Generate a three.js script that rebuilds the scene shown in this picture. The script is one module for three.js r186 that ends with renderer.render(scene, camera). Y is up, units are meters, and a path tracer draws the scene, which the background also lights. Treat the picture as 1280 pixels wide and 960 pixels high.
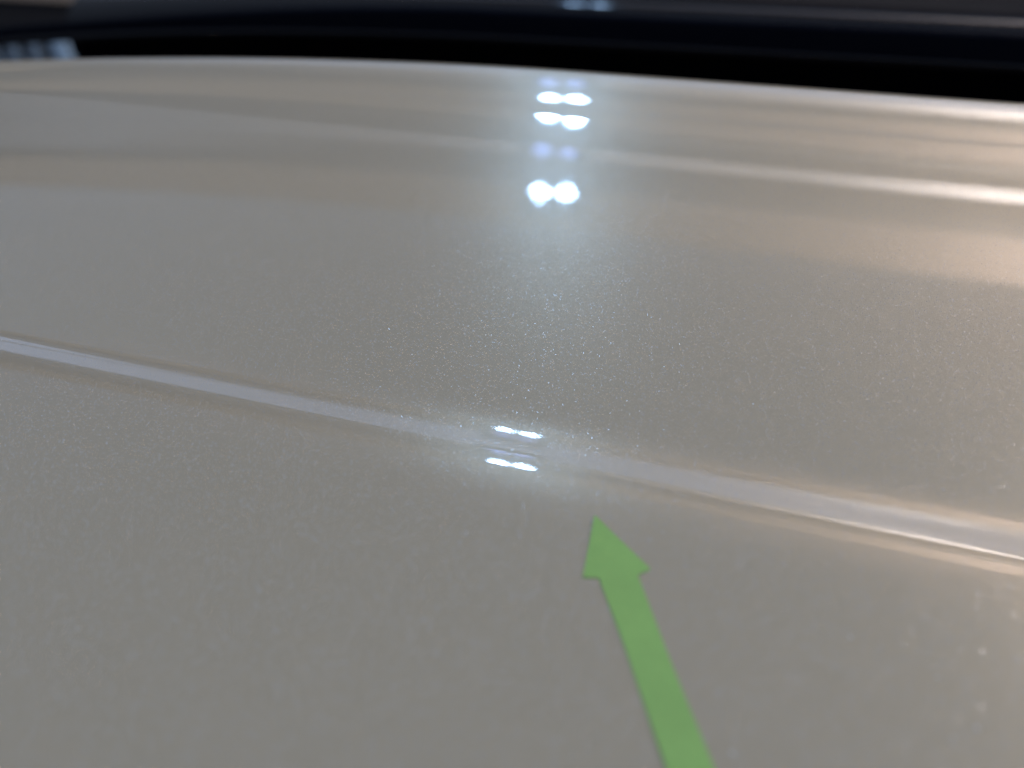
import * as THREE from 'three';
import { RoundedBoxGeometry } from 'three/addons/geometries/RoundedBoxGeometry.js';
import { mergeGeometries } from 'three/addons/utils/BufferGeometryUtils.js';
import { RectAreaLightUniformsLib } from 'three/addons/lights/RectAreaLightUniformsLib.js';

// ---------------------------------------------------------------- camera, dusk sky, lamps, exposure
RectAreaLightUniformsLib.init();
const scene = new THREE.Scene();
const renderer = new THREE.WebGLRenderer();
renderer.toneMapping = THREE.LinearToneMapping;
renderer.toneMappingExposure = 1.02;
renderer.shadowMap.enabled = true;

const camera = new THREE.PerspectiveCamera(54.9, 4 / 3, 0.01, 60);
camera.position.set(0, 0.15, 0);
camera.rotation.order = 'YXZ';
camera.rotation.set(THREE.MathUtils.degToRad(-41.87), THREE.MathUtils.degToRad(18.25), THREE.MathUtils.degToRad(-2.42));
camera.focus = 0.237;
camera.userData.fStop = 4.1;

scene.background = new THREE.Color().setRGB(0.345, 0.412, 0.55);      // even dusk sky

const LED = new THREE.Color().setRGB(0.42, 0.65, 1.0);
const WARM = new THREE.Color().setRGB(1.0, 0.89, 0.87);
const LAMP = [-0.3576, 0.88, -1.25];          // out-of-view twin spot lamp, mirrored as the paired glints
const BULB = [1.12, 0.90, -0.97];              // unseen warm bulb to its right, placed to light the right side
const BOARD_BULB = [1.0, 1.24, -1.35], BOARD_CD = 13.0, STRIPE_BULB = [1.32, 1.03, -1.08], STRIPE_CD = 36.0;  // unseen screened bulbs that brighten the white board and the batten
const PANEL_LIGHT = { x: -0.05, y: 0.953, z: -1.6, w: 4.3, h: 0.15, tilt: 0.026 };  // unseen light panel, placed to mirror as the crease strip
const BATTEN = { x: -0.6, y: 1.022, z: -1.36, w: 5.2, h: 0.135, color: new THREE.Color().setRGB(1.0, 0.70, 0.36) };   // unseen long warm lamp, placed to mirror as the beige stripe
const LED_CD = 0.135, BULB_CD = 2.6, PANEL_NITS = 1.5, BATTEN_NITS = 0.17;

// ---------------------------------------------------------------- helpers
let seed = 7;
const rnd = () => { seed = (seed * 1664525 + 1013904223) >>> 0; return seed / 4294967296; };
const gauss = () => Math.sqrt(-2 * Math.log(1 - rnd() * 0.999999)) * Math.cos(2 * Math.PI * rnd());
const clamp = (x, a, b) => Math.min(b, Math.max(a, x));
const smooth = (x) => { x = clamp(x, 0, 1); return x * x * (3 - 2 * x); };
function mesh(name, geometry, material, parent) {
  const m = new THREE.Mesh(geometry, material);
  m.name = name; m.castShadow = m.receiveShadow = true; (parent || scene).add(m);
  return m;
}
function thing(name, label, category, [x, y, z] = [0, 0, 0]) {
  const g = new THREE.Group(); g.name = name; g.position.set(x, y, z);
  g.userData = { label, category }; scene.add(g);
  return g;
}
function tag(o, label, category, group) { Object.assign(o.userData, { label, category }); if (group) o.userData.group = group; return o; }
const lin = (r, g, b) => new THREE.Color().setRGB(r, g, b);
const std = (color, roughness, extra = {}) => new THREE.MeshStandardMaterial({ color, roughness, ...extra });
function rawNoise(size, cells) {                // tileable value noise, several octaves
  const out = new Float32Array(size * size);
  for (const [n, w] of cells) {
    const g = Float32Array.from({ length: n * n }, () => rnd() * 2 - 1);
    for (let y = 0; y < size; y++) for (let x = 0; x < size; x++) {
      const u = x / size * n, v = y / size * n, i = Math.floor(u), j = Math.floor(v), a = smooth(u - i), b = smooth(v - j);
      const q = (p, r) => g[(r % n) * n + (p % n)];
      out[y * size + x] += w * ((q(i, j) * (1 - a) + q(i + 1, j) * a) * (1 - b) + (q(i, j + 1) * (1 - a) + q(i + 1, j + 1) * a) * b);
    }
  }
  return out;
}
function texture(size, fill, srgb) {
  const d = new Uint8Array(size * size * 4);
  for (let i = 0; i < size * size; i++) { const c = fill(i); d[4 * i] = c[0]; d[4 * i + 1] = c[1]; d[4 * i + 2] = c[2]; d[4 * i + 3] = 255; }
  const t = new THREE.DataTexture(d, size, size);
  t.wrapS = t.wrapT = THREE.RepeatWrapping; t.magFilter = THREE.LinearFilter; t.minFilter = THREE.LinearMipmapLinearFilter; t.generateMipmaps = true;
  if (srgb) t.colorSpace = THREE.SRGBColorSpace;
  t.needsUpdate = true;
  return t;
}
function grid(rows, cols, point, uv) {          // a smooth sheet: point(i, j) -> [x, y, z]
  const p = new Float32Array(rows * cols * 3), t = new Float32Array(rows * cols * 2), idx = [];
  for (let i = 0; i < rows; i++) for (let j = 0; j < cols; j++) { p.set(point(i, j), (i * cols + j) * 3); t.set(uv(i, j), (i * cols + j) * 2); }
  for (let i = 0; i + 1 < rows; i++) for (let j = 0; j + 1 < cols; j++) { const a = i * cols + j, b = a + cols; idx.push(a, b, a + 1, b, b + 1, a + 1); }
  const g = new THREE.BufferGeometry();
  g.setAttribute('position', new THREE.BufferAttribute(p, 3)); g.setAttribute('uv', new THREE.BufferAttribute(t, 2)); g.setIndex(idx);
  g.computeVertexNormals();
  return g;
}

// ---------------------------------------------------------------- shape of the car's panel
// how far the sheet leans (degrees, positive = away from the viewer) at each depth (mm) across the panel
const LEAN = [[-355.13, -7.94], [-350.95, -9.36], [-346.12, -10.06], [-340.03, -10.28], [-332.84, -10.89], [-326.07, -12.15], [-318.75, -10.07], [-310.67, -9.1], [-302.01, -8.14],
  [-294.01, -7.25], [-290.34, -6.95], [-286.72, -7.12], [-277.31, -6.78], [-268.75, -6.52], [-263.2, -6.65], [-257.85, -6.78], [-250.55, -6.57], [-232.85, -6.9],
  [-223.71, -7.13], [-190.87, -6.83], [-156.45, -6.14], [-152.68, -5.02], [-148.88, -1.99], [-145.93, 1.74], [-143.55, 4.19], [-141.82, 5.47], [-140.43, 6.37],
  [-137.97, 7.78], [-136.22, 8.16], [-134.84, 7.41], [-133.83, 6.52], [-131.54, 6.18], [-129.3, 5.73], [-125.62, 3.56], [-121.06, 0.72], [-115.28, -2.13],
  [-108.47, -3.78], [-86.96, -4.16], [-47.06, -3.07], [80, -2]];
function curve(points) {                          // a smooth monotone curve through [x, y] points
  const n = points.length, x = points.map((p) => p[0]), y = points.map((p) => p[1]), h = [], d = [], m = new Array(n).fill(0);
  for (let i = 0; i + 1 < n; i++) { h[i] = x[i + 1] - x[i]; d[i] = (y[i + 1] - y[i]) / h[i]; }
  for (let i = 1; i + 1 < n; i++) if (d[i - 1] * d[i] > 0) { const a = 2 * h[i] + h[i - 1], b = h[i] + 2 * h[i - 1]; m[i] = (a + b) / (a / d[i - 1] + b / d[i]); }
  m[0] = d[0]; m[n - 1] = d[n - 2];
  return (q) => {
    q = clamp(q, x[0], x[n - 1]);
    let i = 0; while (i < n - 2 && q > x[i + 1]) i++;
    const t = (q - x[i]) / h[i];
    return (1 + 2 * t) * (1 - t) ** 2 * y[i] + t * (1 - t) ** 2 * h[i] * m[i] + t * t * (3 - 2 * t) * y[i + 1] + t * t * (t - 1) * h[i] * m[i + 1];
  };
}
const leanAt = curve(LEAN);
const GROUND = -0.9;
const profile = [];                              // [z, y] from the far edge to the near edge, metres
{
  const step = 0.125, line = []; let y = 0;
  for (let z = 80; z >= -355.13; z -= step) { line.push([z / 1000, y / 1000]); y -= step * Math.tan(THREE.MathUtils.degToRad(leanAt(z - step / 2))); }
  // heights are measured from the crease line
  const at = line.find((p) => p[0] <= -0.1366)[1], shift = -0.0032 - at;
  for (const p of line) p[1] += shift;
  const keep = line.filter((p, i) => (p[0] < -0.104 && p[0] > -0.158) || (i % 4 === 0 && p[0] < -0.1) || i % 32 === 0 || i === line.length - 1);
  const [z0, y0] = keep[keep.length - 1], R = 0.010, a0 = THREE.MathUtils.degToRad(leanAt(-355.13)), arc = [];
  for (let k = 1; k <= 24; k++) { const a = a0 + (1.5 - a0) * k / 24; arc.push([z0 - R * (Math.sin(a) - Math.sin(a0)), y0 + R * (Math.cos(a) - Math.cos(a0))]); }
  profile.push(...keep, ...arc, [arc[23][0] - 0.004, arc[23][1] - 0.09]);
  profile.reverse();
}
const CROWN_X = -0.08;
// the panel falls away to the left and its lines bow towards the viewer there, more so towards its far edge
const left = (x) => { const d = Math.min(0, x - CROWN_X); return d * d / (1 - 0.35 * d); };
const DROP = curve([[-0.37, -0.08], [-0.33, -0.067], [-0.29, -0.053], [-0.25, -0.041], [-0.21, -0.028], [-0.17, -0.009], [-0.14, 0]]);
const BOW = curve([[-0.37, 0.318], [-0.33, 0.227], [-0.29, 0.227], [-0.25, 0.274], [-0.21, 0.325], [-0.17, 0.207], [-0.14, 0]]);
const crown = (x, z) => DROP(z) * left(x);
const bend = (x, z) => BOW(z) * left(x);
const profY = (z) => { for (let i = 1; i < profile.length; i++) if (profile[i][0] >= z && profile[i][0] > -0.3525) { const [a, b] = [profile[i - 1], profile[i]]; return a[1] + (b[1] - a[1]) * (z - a[0]) / (b[0] - a[0]); } return 0; };
const surfaceY = (x, z) => profY(z) + crown(x, z);

// ---------------------------------------------------------------- materials
const FLAKE = 0.125;                              // metres covered by one repeat of the flake map
const bright = new Uint8Array(1024 * 1024);           // the larger mica flakes that sparkle
for (let k = 0; k < 7500; k++) { const x = Math.floor(rnd() * 1024), y = Math.floor(rnd() * 1024), id = 1 + Math.floor(rnd() * 250); for (const [a, b] of [[0, 0], [1, 0], [0, 1], [1, 1]]) bright[((y + b) % 1024) * 1024 + (x + a) % 1024] = id; }
const tilt = Array.from({ length: 256 }, () => [clamp(gauss() * 0.10, -0.4, 0.4), clamp(gauss() * 0.10, -0.4, 0.4)]);
const flakeMap = texture(1024, (i) => {
  const [x, y] = bright[i] ? tilt[bright[i]] : [clamp(gauss() * 0.035, -0.2, 0.2), clamp(gauss() * 0.035, -0.2, 0.2)], z = Math.sqrt(1 - x * x - y * y);
  return [127.5 + 127.5 * x, 127.5 + 127.5 * y, 127.5 + 127.5 * z];
});
const flakeGloss = texture(1024, (i) => (bright[i] ? [255, 56, 160] : [255, 82, 100]));
const flakeColor = texture(1024, (i) => (bright[i] ? [226, 226, 226] : [178, 165, 139]), true);
const pearl = new THREE.MeshPhysicalMaterial({
  map: flakeColor, metalness: 1, roughness: 1, metalnessMap: flakeGloss, roughnessMap: flakeGloss, normalMap: flakeMap, normalScale: new THREE.Vector2(1, 1),
  clearcoat: 1, clearcoatRoughness: 0.012,
});
const gloss = new THREE.MeshPhysicalMaterial({ color: lin(0.0015, 0.002, 0.004), roughness: 0.08, specularIntensity: 0.36 });
const satin = new THREE.MeshPhysicalMaterial({ color: lin(0.002, 0.003, 0.007), roughness: 0.6, specularIntensity: 0.07 });
const rubber = new THREE.MeshPhysicalMaterial({ color: lin(0.0006, 0.0008, 0.0015), roughness: 0.9, specularIntensity: 0.03 });
const paper = (() => {
  const n = rawNoise(256, [[6, 0.5], [24, 0.3], [90, 0.3]]);
  return std(lin(1, 1, 1), 0.75, { map: texture(256, (i) => { const k = 1 + 0.035 * n[i]; return [146 * k, 191 * k, 106 * k]; }, true) });
})();

// ---------------------------------------------------------------- the ground far below
const ground = mesh('ground', new THREE.PlaneGeometry(60, 60).rotateX(-Math.PI / 2), std(lin(0.03, 0.03, 0.032), 0.95));
ground.position.y = GROUND; ground.userData.kind = 'structure';

// ---------------------------------------------------------------- the car
const car = thing('car', 'pearl white car with a sharp crease line along its panel and a black rail behind', 'car');
{
  const xs = []; for (let k = 0; k <= 130; k++) xs.push(-1.5 + 2.5 * k / 130);
  const n = profile.length;
  const len = [0]; for (let i = 1; i < n; i++) len[i] = len[i - 1] + Math.hypot(profile[i][0] - profile[i - 1][0], profile[i][1] - profile[i - 1][1]);
  const skin = grid(n, xs.length, (i, j) => [xs[j], profile[i][1] + crown(xs[j], profile[i][0]), profile[i][0] + bend(xs[j], profile[i][0])], (i, j) => [xs[j] / FLAKE, len[i] / FLAKE]);
  // skirts that carry the sheet's edges down
  const near = profile[n - 1];
  const front = grid(2, xs.length, (i, j) => [xs[j], i ? GROUND : near[1] + crown(xs[j], near[0]), near[0]], (i, j) => [xs[j] / FLAKE, i * 6]);
  const back = grid(2, xs.length, (i, j) => [xs[j], i ? profile[0][1] + crown(xs[j], profile[0][0]) : GROUND, profile[0][0] + bend(xs[j], profile[0][0])], (i, j) => [xs[j] / FLAKE, i * 6]);
  const side = (x, flip) => grid(n, 2, (i, j) => [x, j === flip ? GROUND : profile[i][1] + crown(x, profile[i][0]), profile[i][0] + bend(x, profile[i][0])], (i, j) => [len[i] / FLAKE, j * 6]);
  mesh('body_panel', mergeGeometries([skin, front, back, side(xs[0], 0), side(xs[130], 1)]), pearl, car);

  // black rail floating behind the panel: a rounded bar swept along a gently bowed line
  const bow = (x) => { const d = x + 0.14; return (d < 0 ? -0.112 * d * d : 0.006 * d) ; };
  function sweep(section, x0, x1, count, yAt, keep = (y) => y, zAt = () => 0) {
    const m = section.length;
    const tube = grid(count + 1, m + 1, (i, j) => { const x = x0 + (x1 - x0) * i / count, s = section[j % m]; return [x, keep(s[1], x) + yAt(x), s[0] + zAt(x)]; }, (i, j) => [i, j]);
    const caps = [x0, x1].map((x, k) => { const sh = new THREE.Shape(section.map((s) => new THREE.Vector2(s[0], s[1]))); const g = new THREE.ShapeGeometry(sh); const p = g.attributes.position; for (let i = 0; i < p.count; i++) { const z = p.getX(i), y = p.getY(i); p.setXYZ(i, x, keep(y, x) + yAt(x), z + zAt(x)); } return g; });
    return mergeGeometries([tube, ...caps]);
  }
  const rounded = (z0, z1, y0, y1, r) => {        // rounded box section, front is z1
    const out = [], c = [[z1 - r, y1 - r, 0], [z0 + r, y1 - r, 90], [z0 + r, y0 + r, 180], [z1 - r, y0 + r, 270]];
    for (const [z, y, a] of c) for (let k = 0; k <= 6; k++) { const t = THREE.MathUtils.degToRad(a + 15 * k); out.push([z + r * Math.cos(t), y + r * Math.sin(t)]); }
    return out;
  };
  const rail = mesh('rail', sweep(rounded(-0.558, -0.55, -0.0265, -0.0056, 0.003), -1.45, 0.95, 60, bow, (y, x) => -0.0265 + (y + 0.0265) * (1 - 0.34 * smooth((-0.2 - x) / 0.4))), satin, car);
  mesh('rail_lip', sweep(rounded(-0.5535, -0.546, -0.0275, -0.0215, 0.0022), -1.45, 0.95, 60, bow), gloss, rail);
  for (const x of [-1.2, 0.7]) {
    const foot = mesh('rail_foot', new RoundedBoxGeometry(0.05, 0.9 - 0.0265, 0.018, 2, 0.004), rubber, car);
    foot.position.set(x, (GROUND - 0.0265 + bow(x)) / 2 - 0.002, -0.561);
  }
  // near-black block that closes the gap under the rail and the glossy round trim above it
  mesh('dark_gap_block', sweep(rounded(-0.70, -0.60, GROUND, -0.031, 0.004), -0.625, 0.95, 40, bow), rubber, car);
  const roundTrim = []; for (let k = 0; k < 40; k++) { const a = k / 40 * Math.PI * 2; roundTrim.push([-0.66 + 0.042 * Math.cos(a), -0.0640 + 0.042 * Math.sin(a)]); }
  mesh('round_trim', sweep(roundTrim, -0.655, 0.95, 50, (x) => bow(x) * 0.6), gloss, car);
}

// ---------------------------------------------------------------- green arrow sticker on the near part of the panel
{
  const outline = [[-18.2, -117.8], [-1.9, -106.1], [-4.7, -103.8], [5.9, -84.6], [16.9, -65.7], [22.9, -55.2], [13.6, -52.4], [7.8, -63.2], [-4.6, -85.7], [-13.5, -100.7], [-17.2, -99.7]];
  const v = outline.map((p) => new THREE.Vector2(p[0] / 1000, p[1] / 1000));
  const s = new THREE.Shape(), n = v.length;
  for (let i = 0; i < n; i++) {                  // slightly rounded corners
    const a = v[(i + n - 1) % n], b = v[i], c = v[(i + 1) % n], r = 0.0006;
    const p = b.clone().add(a.clone().sub(b).setLength(r)), q = b.clone().add(c.clone().sub(b).setLength(r));
    if (i) s.lineTo(p.x, p.y); else s.moveTo(p.x, p.y);
    s.quadraticCurveTo(b.x, b.y, q.x, q.y);
  }
  s.closePath();
  // triangulate finely so that the sticker follows the sheet, then give it thickness
  const flat = new THREE.ExtrudeGeometry(s, { depth: 0.00018, bevelEnabled: false, curveSegments: 5 });
  let tri = flat.toNonIndexed ? (flat.index ? flat.toNonIndexed() : flat) : flat;
  let pos = Array.from(tri.attributes.position.array);
  for (let pass = 0; pass < 9; pass++) {         // split long edges
    const out = []; let done = true;
    for (let k = 0; k < pos.length; k += 9) {
      const P = [0, 3, 6].map((o) => [pos[k + o], pos[k + o + 1], pos[k + o + 2]]);
      const L = [0, 1, 2].map((i) => Math.hypot(...[0, 1, 2].map((c) => P[i][c] - P[(i + 1) % 3][c])));
      const w = L.indexOf(Math.max(...L));
      if (L[w] < 0.004) { out.push(...P.flat()); continue; }
      done = false;
      const A = P[w], B = P[(w + 1) % 3], C = P[(w + 2) % 3], M = A.map((x, c) => (x + B[c]) / 2);
      out.push(...A, ...M, ...C, ...M, ...B, ...C);
    }
    pos = out; if (done) break;
  }
  const p = new Float32Array(pos.length), uv = new Float32Array(pos.length / 3 * 2);
  for (let i = 0; i < pos.length / 3; i++) {
    const x = pos[3 * i], z = pos[3 * i + 1], h = pos[3 * i + 2];
    const along = (x - 0.0059) * 0.5 + (z + 0.0846) * 0.866;               // past the fold the paper lifts a little
    const lift = along > 0.007 ? (along - 0.007) * 0.02 : 0, tip = Math.max(0, -along - 0.033) * 0.05;
    p.set([x, surfaceY(x, z) + 0.00008 + h + lift + tip, z], 3 * i); uv.set([x / 0.05, z / 0.05], 2 * i);
  }
  const g = new THREE.BufferGeometry(); g.setAttribute('position', new THREE.BufferAttribute(p, 3)); g.setAttribute('uv', new THREE.BufferAttribute(uv, 2)); g.computeVertexNormals();
  tag(mesh('arrow_sticker', g, paper), 'flat green arrow sticker on the near paint pointing at the bright glints on the crease', 'sticker');
}

// ---------------------------------------------------------------- dust grains on the paint
{
  const spots = [[-3.5, -114.2, 0.22], [-0.4, -126.3, 0.25], [-0.8, -117.4, 0.25], [68, -151.8, 0.3], [42.9, -100.6, 0.45], [66.5, -87.2, 0.55], [20.1, -69.4, 0.5], [13.5, -104.1, 0.3], [60, -96, 0.3], [62, -84, 0.35]];
  for (let k = 0; k < 26; k++) spots.push([-120 + 230 * rnd(), -160 + 100 * rnd(), 0.08 + 0.14 * rnd()]);
  const parts = spots.map(([x, z, r]) => {
    const g = new THREE.IcosahedronGeometry(r / 1000, 2), q = g.attributes.position;
    for (let i = 0; i < q.count; i++) { const k = 1 + 0.25 * Math.sin(9e3 * q.getX(i) + 7e3 * q.getZ(i) + x); q.setXYZ(i, q.getX(i) * k, q.getY(i) * 0.28, q.getZ(i) * k); }
    g.translate(x / 1000, surfaceY(x / 1000, z / 1000) + 0.00003, z / 1000); g.computeVertexNormals();
    return g;
  });
  const dust = mesh('dust', mergeGeometries(parts), std(lin(0.49, 0.47, 0.43), 0.6));
  tag(dust, 'fine pale dust grains scattered over the white paint', 'dust'); dust.userData.kind = 'stuff';
}

// ---------------------------------------------------------------- far left, beyond the rail's end
{
  const backdrop = mesh('dark_backdrop', new THREE.BoxGeometry(24, 2.1, 0.3), std(lin(0.004, 0.005, 0.008), 0.95));  // added near-black sheet that keeps the sky out of the background
  backdrop.position.set(-4, GROUND + 1.05, -2.55);
  tag(backdrop, 'added near-black wall closing off the background behind everything', 'backdrop');
  const fence = thing('picket_fence', 'low pale blue picket fence blurred at the far left under the black rail', 'fence', [-2.3, GROUND, -2.0]);
  const pale = std(lin(0.12, 0.18, 0.25), 0.8), bright = std(lin(0.27, 0.40, 0.54), 0.7), dim = std(lin(0.075, 0.11, 0.15), 0.8);
  const base = mesh('base_board', new RoundedBoxGeometry(1.2, 0.245, 0.03, 2, 0.004), pale, fence); base.position.set(-0.385, 0.1225, 0);
  for (const [x, w, h, m] of [[0.168, 0.062, 0.345, bright], [0.058, 0.032, 0.335, pale], [-0.034, 0.032, 0.335, pale], [-0.126, 0.032, 0.335, pale], [-0.218, 0.032, 0.335, pale], [-0.31, 0.032, 0.335, pale]]) {
    const p = mesh('picket', new RoundedBoxGeometry(w, h, 0.024, 3, 0.008), m, fence); p.position.set(x, h / 2, 0.03);
  }
  const board = thing('wall_board', 'pale beige board on the dark wall at the far upper left', 'board', [-2.6, -0.30, -2.385]);
  mesh('board_face', new RoundedBoxGeometry(0.72, 0.50, 0.03, 2, 0.004), std(lin(0.30, 0.25, 0.20), 0.8), board).position.set(-0.02, -0.02, 0);
  mesh('board_end', new RoundedBoxGeometry(0.05, 0.42, 0.04, 2, 0.006), std(lin(0.46, 0.38, 0.28), 0.8), board).position.set(0.31, -0.0, 0.006);
}

// ---------------------------------------------------------------- unseen things the paint mirrors: lamps, white board, light panel
{
  const B = BATTEN, batten = thing('unseen_batten', 'out-of-view long warm batten lamp placed to mirror as a beige stripe in the white paint', 'batten lamp', [B.x, B.y, B.z]);  // unseen lamp; its kind and place are set by the beige stripe
  mesh('batten_body', new RoundedBoxGeometry(B.w + 0.06, B.h + 0.03, 0.05, 2, 0.006), std(lin(0.3, 0.29, 0.27), 0.5), batten).position.z = -0.03;
  mesh('batten_diffuser', new THREE.BoxGeometry(B.w, B.h, 0.006), new THREE.MeshStandardMaterial({ color: lin(0.46, 0.37, 0.31), roughness: 0.8, emissive: B.color, emissiveIntensity: 0.25 * BATTEN_NITS }), batten);
  const bl = new THREE.RectAreaLight(B.color, 0.75 * BATTEN_NITS, B.w, B.h); bl.position.set(B.x, B.y, B.z + 0.006); bl.lookAt(B.x, B.y, B.z + 5); scene.add(bl);

  const lamp = thing('unseen_spot_lamp', 'out-of-view black twin spot lamp with two cool lenses mirrored in the paint', 'lamp', LAMP);  // out of view; only its paired glints show in the paint
  const black = std(lin(0.02, 0.02, 0.022), 0.5);
  const aim = new THREE.Vector3(-0.06, 0.0, -0.2).sub(new THREE.Vector3(...LAMP)).normalize();
  lamp.quaternion.setFromUnitVectors(new THREE.Vector3(0, 0, 1), aim);
  mesh('housing', new RoundedBoxGeometry(0.15, 0.19, 0.03, 3, 0.008), black, lamp).position.set(0, -0.045, -0.022);
  const bracket = mesh('bracket', new THREE.CylinderGeometry(0.008, 0.008, 0.16, 16), black, lamp); bracket.position.set(0, 0.10, -0.03);
  for (const s of [-1, 1]) {
    const ring = mesh('lens_ring', new THREE.TorusGeometry(0.0215, 0.002, 12, 48), std(lin(0.25, 0.25, 0.26), 0.3), lamp); ring.position.set(0.0275 * s, 0, -0.004);
    const lens = mesh('lens', new THREE.CylinderGeometry(0.0200, 0.0200, 0.004, 48).rotateX(Math.PI / 2), new THREE.MeshStandardMaterial({ color: 0x222222, emissive: lin(0.10, 0.42, 0.9), emissiveIntensity: 14 }), lamp); lens.position.set(0.0275 * s, 0, -0.004);  // cyan glow gives the mirrored spots their blue fringe
    const dim = mesh('small_lens', new THREE.CylinderGeometry(0.019, 0.019, 0.004, 40).rotateX(Math.PI / 2), new THREE.MeshStandardMaterial({ color: 0x222222, emissive: lin(0.25, 0.38, 1), emissiveIntensity: 6 }), lamp); dim.position.set(0.0275 * s, -0.072, -0.004);
    const p = new THREE.PointLight(LED, LED_CD, 0, 2); p.castShadow = true; p.shadow.radius = 0.8;
    p.position.set(0.0275 * s, 0, 0.020).applyQuaternion(lamp.quaternion).add(lamp.position); scene.add(p);
  }
  const bulb = thing('unseen_warm_lamp', 'unseen warm round bulb on a black stem placed to light the right of the paint', 'lamp', BULB);  // unseen bulb, placed to warm the right of the panel
  mesh('bulb', new THREE.SphereGeometry(0.06, 32, 20), new THREE.MeshStandardMaterial({ color: 0xffffff, emissive: WARM, emissiveIntensity: 3 }), bulb);
  mesh('stem', new THREE.CylinderGeometry(0.012, 0.012, 0.12, 16), black, bulb).position.set(0, 0.115, 0);
  // unseen white board and bulbs, placed to warm the upper right of the paint
  const board = mesh('unseen_board', new RoundedBoxGeometry(5.2, 0.34, 0.02, 2, 0.004), std(lin(0.85, 0.83, 0.80), 0.85));
  board.position.set(-0.1, 1.215, -1.75); tag(board, 'unseen long white board placed to mirror warm light into the upper right paint', 'board');
  const both = black.clone(); both.side = THREE.DoubleSide;
  for (const [k, at, cd, label] of [[1, BOARD_BULB, BOARD_CD, 'warm bulb behind a black shade added to keep its light off the car, out of view, washing the white board'], [2, STRIPE_BULB, STRIPE_CD, 'warm bulb behind a black shade added to keep its light off the car, out of view, brightening the batten stripe']]) {
    const l = bulb.clone(); l.name = 'unseen_warm_lamp_00' + k; l.position.set(...at); l.userData = { label, category: 'lamp' }; scene.add(l);
    mesh('blocker', new THREE.CylinderGeometry(0.10, 0.10, 0.60, 40, 1, true, -1.75, 3.5), both, l);  // added screen, keeps this bulb from lighting the car directly
    mesh('blocker_base', new THREE.CylinderGeometry(k === 1 ? 0.21 : 0.12, k === 1 ? 0.21 : 0.12, 0.006, 40), black, l).position.y = -0.105;  // added disc, blocks the bulb's downward light
    const c = new THREE.PointLight(WARM, cd, 0, 2); c.castShadow = true; c.shadow.radius = 2.8; c.position.set(...at); scene.add(c);
  }
  const b = new THREE.PointLight(WARM, BULB_CD, 0, 2); b.castShadow = true; b.shadow.radius = 2.8; b.position.set(...BULB); scene.add(b);

  const P = PANEL_LIGHT, panel = thing('unseen_lightbox', 'long pale backlit lightbox placed to mirror as a bright strip along the crease', 'unseen_lightbox', [P.x, P.y, P.z]);  // unseen glowing panel, placed for the pale strip on the crease
  mesh('frame', new RoundedBoxGeometry(P.w + 0.04, P.h + 0.04, 0.03, 2, 0.006), std(lin(0.6, 0.6, 0.6), 0.6), panel).position.z = -0.02;
  mesh('diffuser', new THREE.BoxGeometry(P.w, P.h, 0.006), new THREE.MeshStandardMaterial({ color: lin(0.45, 0.45, 0.46), roughness: 0.8, emissive: lin(0.52, 0.67, 1), emissiveIntensity: 0.25 * PANEL_NITS }), panel);
  const r = new THREE.RectAreaLight(lin(0.52, 0.67, 1), 0.75 * PANEL_NITS, P.w, P.h); r.position.set(P.x, P.y, P.z + 0.006); r.lookAt(P.x, P.y, P.z + 5); r.rotateZ(-P.tilt); panel.rotation.z = P.tilt; scene.add(r);
}

renderer.render(scene, camera);
